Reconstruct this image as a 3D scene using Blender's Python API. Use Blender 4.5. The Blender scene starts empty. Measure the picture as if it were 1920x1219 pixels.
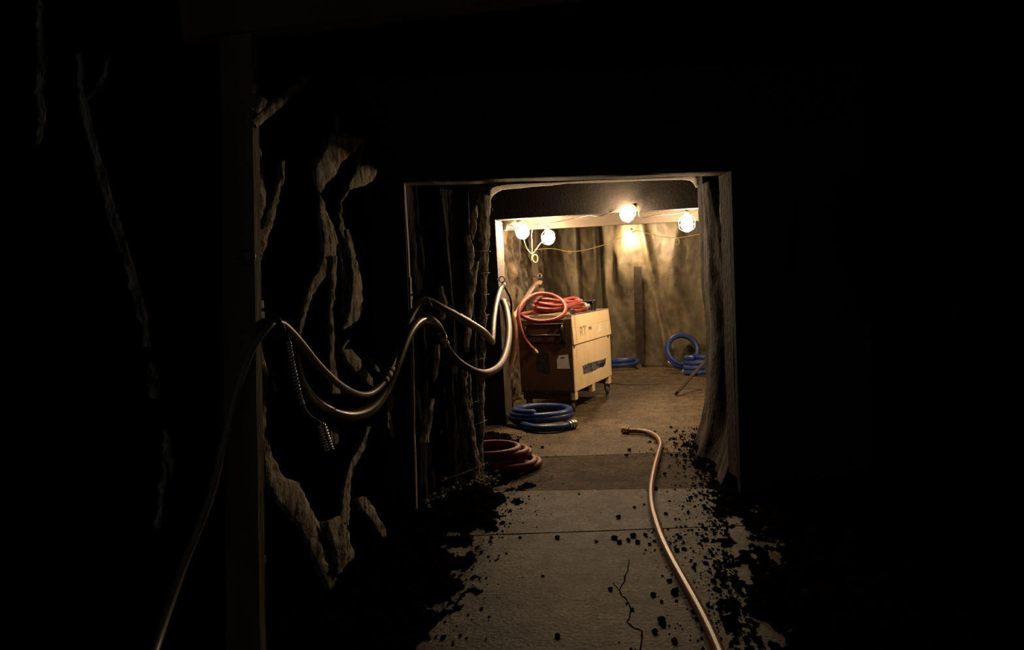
import bpy, math, random
from mathutils import Vector, Matrix, noise
random.seed(7)
S = bpy.context.scene
COL = S.collection
# ------------------------------------------------------------------ camera
FWD = Vector((.165, .0675, -1.0)).normalized()
UP = Vector((-.045, 1, 0)); UP = (UP - FWD * UP.dot(FWD)).normalized()
RT = FWD.cross(UP)
M3 = Matrix((RT, FWD, UP))          # camera axes -> world axes
CAM = Vector((0, 0, 1.5))
cd = bpy.data.cameras.new('camera'); cam = bpy.data.objects.new('camera', cd); COL.objects.link(cam)
cd.sensor_width = 36; cd.lens = 1400 / 1920 * 36; cd.clip_start = .05
cam.matrix_world = Matrix.Translation(CAM) @ M3.to_4x4()
S.camera = cam
# ------------------------------------------------------------------ light, exposure
S.view_settings.view_transform = 'Standard'; S.view_settings.look = 'None'
S.view_settings.gamma = 1; S.view_settings.use_curve_mapping = False
S.view_settings.exposure = 0.0
LAMP = 850.0
LAMP_COL = (1.0, .70, .42)
W = bpy.data.worlds.new('world'); S.world = W; W.use_nodes = True
W.node_tree.nodes['Background'].inputs[0].default_value = (.85, .93, 1.0, 1)
W.node_tree.nodes['Background'].inputs[1].default_value = .12
S.cycles.use_denoising = True
S.cycles.max_bounces = 6; S.cycles.sample_clamp_indirect = 4

# ------------------------------------------------------------------ helpers
def ray(px, py): return M3 @ Vector(((px - 960) / 1400, -(py - 609.5) / 1400, -1))
def at(px, py, x=None, y=None, z=None, pl=None):
    d = ray(px, py)
    if pl is not None:
        (ax, ay), (bx, by) = pl
        n = Vector((by - ay, -(bx - ax), 0)); t = n.dot(Vector((ax, ay, 0)) - CAM) / n.dot(d)
    elif x is not None: t = (x - CAM.x) / d.x
    elif y is not None: t = (y - CAM.y) / d.y
    else: t = (z - CAM.z) / d.z
    return CAM + d * t

class MB:
    def __init__(s): s.v = []; s.f = []
    def add(s, vs, fs):
        n = len(s.v); s.v += [tuple(v) for v in vs]; s.f += [tuple(i + n for i in f) for f in fs]; return s
    def box(s, c, d, rot=None, bev=.0):
        hx, hy, hz = d[0] / 2, d[1] / 2, d[2] / 2
        b = min(bev, hx * .9, hy * .9, hz * .9)
        R = rot if rot is not None else Matrix.Identity(3); c = Vector(c)
        if b <= 0:
            vs = [(i * hx, j * hy, k * hz) for k in (-1, 1) for j in (-1, 1) for i in (-1, 1)]
            fs = [(0, 2, 3, 1), (4, 5, 7, 6), (0, 1, 5, 4), (2, 6, 7, 3), (0, 4, 6, 2), (1, 3, 7, 5)]
        else:
            vs = []; fs = []
            idx = {}
            for i in (-1, 1):
                for j in (-1, 1):
                    for k in (-1, 1):
                        for a in range(3):
                            h = [hx - b, hy - b, hz - b]; h[a] += b
                            idx[(i, j, k, a)] = len(vs); vs.append((i * h[0], j * h[1], k * h[2]))
            def q(*l):
                p = [Vector(vs[m]) for m in l]; n = (p[1] - p[0]).cross(p[2] - p[0]); cc = sum(p, Vector()) / len(p)
                fs.append(tuple(l) if n.dot(cc) > 0 else tuple(reversed(l)))
            for sg in (-1, 1):
                q(*[idx[(sg, j, k, 0)] for j, k in ((-1, -1), (1, -1), (1, 1), (-1, 1))])
                q(*[idx[(i, sg, k, 1)] for i, k in ((-1, -1), (1, -1), (1, 1), (-1, 1))])
                q(*[idx[(i, j, sg, 2)] for i, j in ((-1, -1), (1, -1), (1, 1), (-1, 1))])
            for s1 in (-1, 1):
                for s2 in (-1, 1):
                    q(idx[(s1, s2, -1, 0)], idx[(s1, s2, 1, 0)], idx[(s1, s2, 1, 1)], idx[(s1, s2, -1, 1)])
                    q(idx[(s1, -1, s2, 0)], idx[(s1, 1, s2, 0)], idx[(s1, 1, s2, 2)], idx[(s1, -1, s2, 2)])
                    q(idx[(-1, s1, s2, 1)], idx[(1, s1, s2, 1)], idx[(1, s1, s2, 2)], idx[(-1, s1, s2, 2)])
            for i in (-1, 1):
                for j in (-1, 1):
                    for k in (-1, 1): q(idx[(i, j, k, 0)], idx[(i, j, k, 1)], idx[(i, j, k, 2)])
        return s.add([c + R @ Vector(v) for v in vs], fs)
    def beam(s, a, b, w, h, up=(0, 0, 1), bev=.003):
        a = Vector(a); b = Vector(b); d = (b - a); L = d.length; d.normalize(); u = Vector(up)
        if abs(d.dot(u)) > .95: u = Vector((0, 1, 0))
        r = d.cross(u).normalized(); u = r.cross(d)
        return s.box((a + b) / 2, (w, L, h), Matrix((r, d, u)).transposed(), bev)
    def tube(s, pts, r, n=10, cap=True, closed=False):
        P = [Vector(p) for p in pts]; m = len(P); rr = r if callable(r) else (lambda t: r)
        tang = []
        for i in range(m):
            a = P[(i - 1) % m] if (closed or i > 0) else P[0]; b = P[(i + 1) % m] if (closed or i < m - 1) else P[-1]
            t = (b - a); tang.append(t.normalized() if t.length > 1e-9 else Vector((0, 0, 1)))
        u = tang[0].orthogonal().normalized(); vs = []
        for i in range(m):
            t = tang[i]; u = u - t * u.dot(t)
            u = u.normalized() if u.length > 1e-6 else t.orthogonal().normalized()
            w = t.cross(u); R = rr(i / max(1, m - 1))
            for k in range(n):
                a = 2 * math.pi * k / n; vs.append(P[i] + (u * math.cos(a) + w * math.sin(a)) * R)
        fs = []
        for i in range(m if closed else m - 1):
            j = (i + 1) % m
            for k in range(n): fs.append((i * n + k, i * n + (k + 1) % n, j * n + (k + 1) % n, j * n + k))
        if cap and not closed: fs += [tuple(reversed(range(n))), tuple((m - 1) * n + k for k in range(n))]
        return s.add(vs, fs)
    def lathe(s, prof, c, axis=(0, 0, 1), n=20):
        ax = Vector(axis).normalized(); u = ax.orthogonal().normalized(); w = ax.cross(u); c = Vector(c); vs = []
        for r, z in prof:
            for k in range(n):
                a = 2 * math.pi * k / n; vs.append(c + ax * z + (u * math.cos(a) + w * math.sin(a)) * max(r, 1e-4))
        fs = []
        for i in range(len(prof) - 1):
            for k in range(n): fs.append((i * n + k, i * n + (k + 1) % n, (i + 1) * n + (k + 1) % n, (i + 1) * n + k))
        fs += [tuple(reversed(range(n))), tuple((len(prof) - 1) * n + k for k in range(n))]
        return s.add(vs, fs)
    def lump(s, c, r, flat=.6):
        c = Vector(c); seed = Vector((random.random() * 50, random.random() * 50, random.random() * 50))
        n = 7; rings = 3; vs = [c + Vector((0, 0, r * flat))]; fs = []
        for i in range(1, rings + 1):
            ph = math.pi * i / (rings + 1)
            for k in range(n):
                a = 2 * math.pi * (k + .5 * i) / n
                d = Vector((math.sin(ph) * math.cos(a), math.sin(ph) * math.sin(a), math.cos(ph)))
                q = r * (1 + .55 * noise.noise(d * 1.7 + seed)); vs.append(c + Vector((d.x * q, d.y * q, d.z * q * flat)))
        vs.append(c - Vector((0, 0, r * flat)))
        for k in range(n): fs.append((0, 1 + k, 1 + (k + 1) % n))
        for i in range(rings - 1):
            for k in range(n):
                a = 1 + i * n + k; b = 1 + i * n + (k + 1) % n; fs.append((a, a + n, b + n, b))
        for k in range(n): fs.append((len(vs) - 1, 1 + (rings - 1) * n + (k + 1) % n, 1 + (rings - 1) * n + k))
        return s.add(vs, fs)
    def build(s, name, mat, parent=None, smooth=False, loc=None):
        me = bpy.data.meshes.new(name)
        off = Vector(loc) if loc is not None else Vector()
        me.from_pydata([Vector(v) - off for v in s.v], [], s.f); me.validate()
        if smooth: me.polygons.foreach_set('use_smooth', [True] * len(me.polygons))
        me.materials.append(mat); me.update()
        o = bpy.data.objects.new(name, me); COL.objects.link(o); o.location = off
        if parent is not None:
            o.parent = parent
            base = parent.location.copy() if parent.parent is None else parent.parent.location + parent.location
            o.location = off - base
        return o

def tag(o, label=None, cat=None, group=None, kind=None):
    if label: o['label'] = label
    if cat: o['category'] = cat
    if group: o['group'] = group
    if kind: o['kind'] = kind
    return o
def thing(name, label, cat, loc=(0, 0, 0), group=None):
    o = bpy.data.objects.new(name, None); COL.objects.link(o); o.location = loc; o.empty_display_size = .1
    return tag(o, label, cat, group)
def shell(name, loc=(0, 0, 0)):
    o = bpy.data.objects.new(name, None); COL.objects.link(o); o.location = loc; o.empty_display_size = .1
    return tag(o, kind='structure')

def spline(pts, k=8):
    P = [Vector(p) for p in pts]; out = []
    P = [P[0] * 2 - P[1]] + P + [P[-1] * 2 - P[-2]]
    for i in range(1, len(P) - 2):
        a, b, c, d = P[i - 1:i + 3]
        for j in range(k):
            t = j / k
            out.append(.5 * ((2 * b) + (c - a) * t + (2 * a - 5 * b + 4 * c - d) * t * t + (3 * b - a - 3 * c + d) * t ** 3))
    out.append(P[-2]); return out

# ------------------------------------------------------------------ materials
def mat(name, col, rough=.7, metal=0, col2=None, scale=8, bump=0, bscale=60, spec=.25, thr=(.4, .65), stretch=(1, 1, 1), emit=None, trans=0, coat=0):
    m = bpy.data.materials.new(name); m.use_nodes = True; nt = m.node_tree; N = nt.nodes; L = nt.links
    b = N['Principled BSDF']; b.inputs['Base Color'].default_value = (*col, 1); b.inputs['Roughness'].default_value = rough
    b.inputs['Metallic'].default_value = metal; b.inputs['Specular IOR Level'].default_value = spec
    if coat: b.inputs['Coat Weight'].default_value = coat
    if trans: b.inputs['Transmission Weight'].default_value = trans
    tc = N.new('ShaderNodeTexCoord'); mp = N.new('ShaderNodeMapping'); L.new(tc.outputs['Object'], mp.inputs[0])
    mp.inputs['Scale'].default_value = stretch
    if col2 is not None:
        n = N.new('ShaderNodeTexNoise'); n.inputs['Scale'].default_value = scale; n.inputs['Detail'].default_value = 8; n.inputs['Roughness'].default_value = .65
        L.new(mp.outputs[0], n.inputs['Vector'])
        r = N.new('ShaderNodeValToRGB'); r.color_ramp.elements[0].position = thr[0]; r.color_ramp.elements[1].position = thr[1]
        r.color_ramp.elements[0].color = (*col, 1); r.color_ramp.elements[1].color = (*col2, 1)
        L.new(n.outputs['Fac'], r.inputs[0]); L.new(r.outputs[0], b.inputs['Base Color'])
    if bump:
        n2 = N.new('ShaderNodeTexNoise'); n2.inputs['Scale'].default_value = bscale; n2.inputs['Detail'].default_value = 6; L.new(mp.outputs[0], n2.inputs['Vector'])
        bp = N.new('ShaderNodeBump'); bp.inputs['Strength'].default_value = min(1, bump); bp.inputs['Distance'].default_value = .01 * max(1, bump)
        L.new(n2.outputs['Fac'], bp.inputs['Height']); L.new(bp.outputs[0], b.inputs['Normal'])
    if emit:
        b.inputs['Emission Color'].default_value = (*emit[0], 1); b.inputs['Emission Strength'].default_value = emit[1]
    return m
BLACK = mat('black_paint', (.035, .042, .05), .85, bump=.3, bscale=40, col2=(.05, .058, .07), scale=3, spec=.05)
POSTWOOD = mat('near_post_timber', (.10, .075, .045), .85, col2=(.21, .155, .09), scale=7, stretch=(1, 1, .15), bump=.6, bscale=30)
BLACK2 = mat('black_partition_paint', (.030, .026, .023), .8, bump=.3, bscale=60, col2=(.04, .034, .03), scale=3, spec=.2)
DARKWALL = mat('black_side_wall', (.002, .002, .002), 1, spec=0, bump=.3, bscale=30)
WOOD = mat('dirty_timber', (.26, .20, .12), .75, col2=(.38, .31, .20), scale=6, stretch=(1, 1, .12), bump=.5, bscale=30)
WOODY = mat('pale_timber', (.048, .037, .026), .75, col2=(.075, .06, .043), scale=5, stretch=(.15, 1, 1), bump=.4, bscale=30)
OLDWOOD = mat('old_dark_timber', (.10, .072, .045), .85, col2=(.17, .125, .08), scale=7, stretch=(1, 1, .15), bump=.6, bscale=30)
CLOTH = mat('torn_cladding', (.06, .05, .035), .95, col2=(.62, .56, .45), scale=30, stretch=(1, 1, .35), thr=(.38, .60), bump=1.2, bscale=150, spec=.15)
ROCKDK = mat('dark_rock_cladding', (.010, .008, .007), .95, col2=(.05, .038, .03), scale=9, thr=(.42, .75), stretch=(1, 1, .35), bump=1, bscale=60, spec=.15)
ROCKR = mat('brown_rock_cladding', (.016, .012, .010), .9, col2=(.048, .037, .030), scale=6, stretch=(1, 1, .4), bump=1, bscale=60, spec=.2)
PLASTER = mat('rough_plaster', (.30, .26, .19), .95, col2=(.5, .45, .35), scale=40, bump=1, bscale=140, spec=.2)
SOIL = mat('soil', (.0015, .001, .0008), 1, col2=(.009, .006, .004), scale=14, bump=1, bscale=90, spec=0)
WIRE = mat('rusty_wire', (.22, .18, .15), .5, .6)
CHROME = mat('bright_spiral_wire', (.9, .88, .84), .28, 1)
METAL = mat('steel_fitting', (.55, .52, .47), .3, 1, bump=.2, bscale=200)
BRASS = mat('brass_fitting', (.62, .47, .25), .3, 1)
DKMETAL = mat('dark_iron', (.06, .05, .045), .45, .8, bump=.3, bscale=120)
GREYHOSE = mat('cream_rubber_hose', (.22, .175, .135), .4, col2=(.28, .23, .18), scale=10)
CLEARHOSE = mat('milky_hose', (.12, .072, .050), .5, col2=(.16, .10, .072), scale=3, spec=.12)
AMBER = mat('amber_hose', (.075, .05, .018), .28)
PINKHOSE = mat('pale_pink_hose', (.36, .23, .165), .4, col2=(.42, .28, .21), scale=6)
BROWNHOSE = mat('brown_hose', (.33, .18, .11), .4)
REDHOSE = mat('red_rubber_hose', (.155, .026, .021), .5, col2=(.20, .038, .03), scale=12)
REDDK = mat('dusty_red_hose', (.17, .036, .022), .55, col2=(.23, .065, .04), scale=12)
BLUEHOSE = mat('blue_hose', (.022, .040, .14), .34, col2=(.032, .055, .175), scale=8)
FLOORHOSE = mat('dusty_pink_hose', (.20, .092, .06), .33, col2=(.26, .14, .095), scale=14)
YELLOW = mat('yellow_cord', (.62, .48, .16), .5)
CORD = mat('dark_cord', (.10, .08, .06), .5)
RUBBER = mat('black_rubber', (.02, .02, .02), .6, bump=.3)
CASTER = mat('grey_caster', (.06, .055, .05), .6, bump=.3)
BLACKSTEEL = mat('black_steel', (.015, .014, .014), .4)
RED = mat('red_plastic', (.5, .02, .02), .4)
WHITE = mat('white_sticker', (.82, .80, .76), .6)
GREYST = mat('scuffed_label', (.16, .16, .15), .7, col2=(.03, .03, .05), scale=25, thr=(.45, .55))
DARKST = mat('black_label', (.02, .022, .022), .6, col2=(.05, .05, .05), scale=20)
BLUEST = mat('navy_label', (.015, .02, .06), .5)
NAVYBAG = mat('dusty_can', (.35, .33, .30), .4, .3)
INK = mat('faded_ink', (.44, .33, .19), .8)
INKDK = mat('dark_ink', (.08, .06, .04), .8)
TAN = mat('tan_steel', (.86, .68, .42), .38, col2=(.72, .54, .32), scale=3.5, stretch=(1, 1, .5), bump=.15, bscale=25)
TANSHADE = mat('tan_steel_shaded', (.12, .066, .034), .55, col2=(.08, .045, .026), scale=4, bump=.15, bscale=25)  # same tan steel, darkened: shade on the chest put into the colour
CONC = mat('worn_concrete', (.235, .215, .185), .55, col2=(.40, .375, .335), scale=2.3, thr=(.3, .72), bump=.7, bscale=55, spec=.35)
def concrete(name, a, b, rough, pits):
    m = bpy.data.materials.new(name); m.use_nodes = True; nt = m.node_tree; N = nt.nodes; L = nt.links; bs = N['Principled BSDF']
    tc = N.new('ShaderNodeTexCoord')
    n1 = N.new('ShaderNodeTexNoise'); n1.inputs['Scale'].default_value = 2.1; n1.inputs['Detail'].default_value = 10; n1.inputs['Roughness'].default_value = .7
    n2 = N.new('ShaderNodeTexNoise'); n2.inputs['Scale'].default_value = 48; n2.inputs['Detail'].default_value = 6
    n3 = N.new('ShaderNodeTexNoise'); n3.inputs['Scale'].default_value = 7; n3.inputs['Detail'].default_value = 8; n3.inputs['Roughness'].default_value = .75
    for n in (n1, n2, n3): L.new(tc.outputs['Object'], n.inputs['Vector'])
    r = N.new('ShaderNodeValToRGB'); r.color_ramp.elements[0].position = .3; r.color_ramp.elements[1].position = .7
    r.color_ramp.elements[0].color = (*a, 1); r.color_ramp.elements[1].color = (*b, 1); L.new(n1.outputs['Fac'], r.inputs[0])
    r3 = N.new('ShaderNodeValToRGB'); r3.color_ramp.elements[0].position = .40; r3.color_ramp.elements[1].position = .56
    r3.color_ramp.elements[0].color = (pits, pits, pits, 1); r3.color_ramp.elements[1].color = (1, 1, 1, 1); L.new(n3.outputs['Fac'], r3.inputs[0])
    r2 = N.new('ShaderNodeValToRGB'); r2.color_ramp.elements[0].position = .3; r2.color_ramp.elements[1].position = .75
    r2.color_ramp.elements[0].color = (.35, .35, .35, 1); r2.color_ramp.elements[1].color = (1.9, 1.85, 1.8, 1); L.new(n2.outputs['Fac'], r2.inputs[0])
    m1 = N.new('ShaderNodeMix'); m1.data_type = 'RGBA'; m1.blend_type = 'MULTIPLY'; m1.inputs[0].default_value = 1
    m2 = N.new('ShaderNodeMix'); m2.data_type = 'RGBA'; m2.blend_type = 'MULTIPLY'; m2.inputs[0].default_value = 1
    L.new(r.outputs[0], m1.inputs[6]); L.new(r3.outputs[0], m1.inputs[7]); L.new(m1.outputs[2], m2.inputs[6]); L.new(r2.outputs[0], m2.inputs[7])
    L.new(m2.outputs[2], bs.inputs['Base Color']); bs.inputs['Roughness'].default_value = rough; bs.inputs['Specular IOR Level'].default_value = .06
    ad = N.new('ShaderNodeMath'); ad.operation = 'ADD'; L.new(n2.outputs['Fac'], ad.inputs[0]); L.new(n3.outputs['Fac'], ad.inputs[1])
    bp = N.new('ShaderNodeBump'); bp.inputs['Strength'].default_value = .6; bp.inputs['Distance'].default_value = .008
    L.new(ad.outputs[0], bp.inputs['Height']); L.new(bp.outputs[0], bs.inputs['Normal'])
    return m
CONC_A = concrete('worn_concrete_slab', (.034, .031, .026), (.150, .141, .120), .6, .30)
CONC_B = concrete('dirty_rough_concrete', (.030, .022, .013), (.095, .070, .045), .8, .35)
CONC_C = concrete('tan_dusty_concrete', (.060, .046, .028), (.125, .094, .058), .6, .55)
SUBBASE = mat('ground', (.004, .003, .0025), 1, spec=0)
def glow(name, strength):
    m = bpy.data.materials.new(name); m.use_nodes = True; nt = m.node_tree; nt.nodes.remove(nt.nodes['Principled BSDF'])
    e = nt.nodes.new('ShaderNodeEmission'); e.inputs[0].default_value = (*LAMP_COL, 1); e.inputs[1].default_value = strength
    nt.links.new(e.outputs[0], nt.nodes['Material Output'].inputs[0]); return m
GLOW = glow('lit_bulb', LAMP); GLOWS = glow('weaker_lit_bulb', LAMP * .45)
CAGE = mat('clear_guard', (.9, .85, .7), .3)

# ------------------------------------------------------------------ floor
fl = MB(); fl.box((0, 6, -.055), (3.6, 18, .05)); floor = fl.build('floor', SUBBASE); tag(floor, kind='structure')
j1a, j1b = at(850, 1005, z=0), at(1340, 987, z=0)
j2a, j2b = at(985, 920, z=0), at(1330, 915, z=0)
j3a, j3b = at(960, 858, z=0), at(1300, 846, z=0)
def ext(a, b, x): t = (x - a.x) / (b.x - a.x); return (x, a.y + (b.y - a.y) * t)
X0, X1 = -1.7, 1.7
def slab(lo, hi, material, zt, gap, label):
    # lo, hi: functions x -> y ; a subdivided slab with a slightly wavy edge
    n = 40; vs = []; fs = []
    for i in range(n + 1):
        x = X0 + (X1 - X0) * i / n
        ya = lo(x) + gap + .006 * noise.noise(Vector((x * 6, 1.3, zt))) ; yb = hi(x) - gap + .006 * noise.noise(Vector((x * 6, 7.3, zt)))
        vs += [(x, ya, zt), (x, yb, zt), (x, ya, -.03), (x, yb, -.03)]
    for i in range(n):
        a = i * 4; b = a + 4
        fs += [(a, b, b + 1, a + 1), (a + 2, b + 2, b, a), (a + 1, b + 1, b + 3, a + 3)]
    fs += [(0, 1, 3, 2), (n * 4, n * 4 + 2, n * 4 + 3, n * 4 + 1)]
    m = MB(); m.add(vs, fs); o = m.build('concrete_slab', material, floor, loc=None); 
    if label: o['label'] = label
    return o
f1 = lambda x: ext(j1a, j1b, x)[1]; f2 = lambda x: ext(j2a, j2b, x)[1]; f3 = lambda x: ext(j3a, j3b, x)[1]
slab(lambda x: -2.5, f1, CONC_A, 0, .014, 'grey pitted concrete slab, nearest')
slab(f1, f2, CONC_A, -.001, .004, 'smooth grey concrete slab beyond the joint')
slab(f2, f3, CONC_B, -.006, .003, 'dark rough dirty concrete strip')
slab(f3, lambda x: 14.8, CONC_C, -.004, .002, 'tan dusty concrete in the lit room')
def crack(pts, w):
    P = [at(px, py, z=0) for px, py in pts]; Q = []
    for i in range(len(P) - 1):
        for k in range(5):
            t = k / 5; p = P[i].lerp(P[i + 1], t); Q.append(p + Vector((noise.noise(p * 25), noise.noise(p * 25 + Vector((9, 0, 0))), 0)) * .012)
    Q.append(P[-1]); m = MB(); vs = []; fs = []
    for i, p in enumerate(Q):
        d = (Q[min(i + 1, len(Q) - 1)] - Q[max(i - 1, 0)]).normalized(); n = Vector((-d.y, d.x, 0)) * w * (.5 + .8 * abs(noise.noise(p * 40)))
        vs += [p + n + Vector((0, 0, .0015)), p - n + Vector((0, 0, .0015))]
    for i in range(len(Q) - 1): fs.append((2 * i, 2 * i + 1, 2 * i + 3, 2 * i + 2))
    m.add(vs, fs); m.build('crack', SOIL, floor)
crack([(1180, 1050), (1172, 1085), (1160, 1108), (1178, 1130), (1183, 1150), (1176, 1168), (1205, 1185), (1200, 1219)], .0045)
crack([(1160, 1108), (1150, 1092)], .003)

# ------------------------------------------------------------------ walls, ceiling
def wallbox(name, c, d, m, bev=0):
    b = MB(); b.box(c, d, bev=bev); return tag(b.build(name, m), kind='structure')
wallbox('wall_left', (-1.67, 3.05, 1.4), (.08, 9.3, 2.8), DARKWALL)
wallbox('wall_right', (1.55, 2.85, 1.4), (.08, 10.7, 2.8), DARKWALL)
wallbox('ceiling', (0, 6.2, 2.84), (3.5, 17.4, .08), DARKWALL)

# near opening: slightly skewed partition, black panels + timber edge
NL = Vector((-1.425, 4.52, 0)); NR = Vector((.645, 5.02, 0))
nd = (NR - NL).normalized(); nn = Vector((-nd.y, nd.x, 0))     # nn points away from the camera
topL = at(757, 341, pl=((NL.x, NL.y), (NR.x, NR.y))).z; topR = at(1371, 321, pl=((NL.x, NL.y), (NR.x, NR.y))).z
tl = at(757, 341, pl=((NL.x, NL.y), (NR.x, NR.y))); tr = at(1371, 321, pl=((NL.x, NL.y), (NR.x, NR.y)))
bl = at(781, 982, pl=((NL.x, NL.y), (NR.x, NR.y))); br = at(1388, 900, pl=((NL.x, NL.y), (NR.x, NR.y)))
def prism(name, poly, off, material, parent=None, smooth=False):
    m = MB(); n = len(poly); vs = [Vector(p) for p in poly] + [Vector(p) + off for p in poly]
    fs = [tuple(range(n)), tuple(reversed(range(n, 2 * n)))] + [(i, i + n, (i + 1) % n + n, (i + 1) % n) for i in range(n)]
    m.add(vs, fs); return m.build(name, material, parent, smooth)
def onp(x, z, A=NL, B=NR): t = (x - A.x) / (B.x - A.x); return Vector((x, A.y + (B.y - A.y) * t, z))
part1 = shell('wall_partition')
def panel(par, A, B, poly, off, m, name='panel'):
    return prism(name, [onp(x, z, A, B) for x, z in poly], off, m, par)
bx = bl.x
panel(part1, NL, NR, [(-1.63, 0), (bx, 0), (tl.x, tl.z), (-1.63, tl.z)], nn * .05, BLACK)
panel(part1, NL, NR, [(-1.63, tl.z + .001), (tl.x, tl.z), (tr.x, tr.z), (tr.x, 2.8), (-1.63, 2.8)], nn * .05, BLACK)
panel(part1, NL, NR, [(br.x, 0), (1.51, 0), (1.51, 2.8), (tr.x, 2.8), (tr.x, tr.z)], nn * .05, BLACK)
dr = tag(shell('door_1'), 'black-painted opening edged in weathered timber')
def lumber(name, a, b, w, t, par, m):
    # a,b: corner line on the opening edge; w along nn (depth), t thickness away from the opening
    return None
# jambs/lintel: depth runs away from the camera, the wide face looks into the opening
def edge_board(a, b, out, depth, thick, m, par, name, nrm):
    a = Vector(a); b = Vector(b); out = Vector(out).normalized()
    mid1 = a.lerp(b, .47); mb = MB(); segs = 24; vs = []; fs = []
    for i in range(segs + 1):
        p = a.lerp(b, i / segs); wob = out * .004 * noise.noise(p * 3)
        vs += [p + wob, p + out * thick + wob, p + out * thick + nrm * depth + wob, p + nrm * depth + wob]
    for i in range(segs):
        q = i * 4
        for k in range(4): fs.append((q + k, q + (k + 1) % 4, q + 4 + (k + 1) % 4, q + 4 + k))
    fs += [(0, 3, 2, 1), (segs * 4, segs * 4 + 1, segs * 4 + 2, segs * 4 + 3)]
    mb.add(vs, fs); return mb.build(name, m, par)
fz = nn * .055
jm = at(767, 520, pl=((NL.x, NL.y), (NR.x, NR.y)))
edge_board(bl + fz, jm + fz + Vector((.004, 0, 0)), -nd, .14, .035, WOOD, dr, 'jamb', nn)
edge_board(jm + fz + Vector((-.004, 0, 0)), tl + fz, -nd, .14, .035, WOOD, dr, 'jamb', nn)
edge_board(tl + fz, tr + fz, (0, 0, 1), .14, .04, WOOD, dr, 'lintel', nn)
edge_board(br + fz, tr + fz, nd, .16, .035, ROCKR, dr, 'jamb', nn)

# far opening
FY = 7.66
fL = at(928, 412, y=FY); fR = at(1312, 389, y=FY); fBL = at(949, 795, y=FY)
part2 = shell('wall_partition')
FA = Vector((0, FY, 0)); FB = Vector((1, FY, 0)); yy = Vector((0, 1, 0))
panel(part2, FA, FB, [(-1.63, 0), (fBL.x, 0), (fL.x, fL.z), (-1.63, fL.z)], yy * .04, BLACK2)
panel(part2, FA, FB, [(-1.63, fL.z + .001), (fL.x, fL.z), (.72, fR.z - .003), (1.51, fR.z), (1.51, 2.8), (-1.63, 2.8)], yy * .04, BLACK2)
panel(part2, FA, FB, [(.72, 0), (1.51, 0), (1.51, fR.z - .001), (.72, fR.z - .004)], yy * .04, BLACK2)
dr2 = shell('door_2')
edge_board(fBL + yy * .041, fL + yy * .041, (-1, 0, 0), .38, .04, WOODY, dr2, 'jamb', yy)
edge_board(fL + yy * .041, (.72, FY + .041, fR.z), (0, 0, 1), .14, .04, WOODY, dr2, 'lintel', yy)
edge_board((.72, FY + .041, 0), (.72, FY + .041, fR.z), (1, 0, 0), .14, .04, WOODY, dr2, 'jamb', yy)
# header board and ledger beyond the lamps
bz0 = at(1020, 429, y=8.9); bz1 = at(1310, 414, y=8.9)
hb = MB()
def hz(x): return bz0.z + (bz1.z - bz0.z) * (x - bz0.x) / (bz1.x - bz0.x)
hb.add([(-1.6, 8.9, hz(-1.6)), (1.5, 8.9, hz(1.5)), (1.5, 8.9, 2.45), (-1.6, 8.9, 2.45), (-1.6, 8.98, hz(-1.6)), (1.5, 8.98, hz(1.5)), (1.5, 8.98, 2.45), (-1.6, 8.98, 2.45)],
       [(0, 1, 2, 3), (7, 6, 5, 4), (0, 4, 5, 1), (1, 5, 6, 2), (2, 6, 7, 3), (3, 7, 4, 0)])
tag(hb.build('timber_header_board', WOODY), 'wide pale timber header board behind the string of lamps', 'timber beam')

# textured sheets --------------------------------------------------------
def sheet(name, path, z0, z1, nu, nz, amp, material, parent=None, prof=None, fu=2.2, fz_=.7, seed=0, thick=.03, ridges=0, smooth=True):
    """vertical sheet along a plan path, pushed in and out along its normal"""
    P = [Vector((p[0], p[1], 0)) for p in path]; L = [0]
    for i in range(1, len(P)): L.append(L[-1] + (P[i] - P[i - 1]).length)
    vs = []; fs = []
    def pt(s):
        for i in range(1, len(P)):
            if s <= L[i] + 1e-9:
                t = (s - L[i - 1]) / (L[i] - L[i - 1]); d = (P[i] - P[i - 1]).normalized(); return P[i - 1].lerp(P[i], t), Vector((d.y, -d.x, 0))
    for i in range(nu + 1):
        s = L[-1] * i / nu; p, n = pt(min(s, L[-1]))
        for j in range(nz + 1):
            z = z0 + (z1 - z0) * j / nz
            q = Vector((s * fu, z * fz_, seed))
            h = noise.fractal(q, 1.0, 2.0, 4) + .5 * (1 - 2 * abs(noise.noise(Vector((s * fu * 1.7 + z * .4, z * fz_ * .8, seed + 5)))))
            h += .25 * noise.fractal(Vector((s * 9, z * 6, seed)), 1, 2, 3)
            if ridges: h += ridges * math.sin(s * 17 + 2 * noise.noise(Vector((z, s, seed))))
            o = h * amp
            if prof: o += prof(s, z)
            vs.append(p + n * o + Vector((0, 0, z)))
    for i in range(nu):
        for j in range(nz):
            a = i * (nz + 1) + j; b = a + nz + 1; fs.append((a, b, b + 1, a + 1))
    m = MB(); m.add(vs, fs); o = m.build(name, material, parent, smooth)
    md = o.modifiers.new('thick', 'SOLIDIFY'); md.thickness = thick; md.offset = -1
    return o
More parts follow.
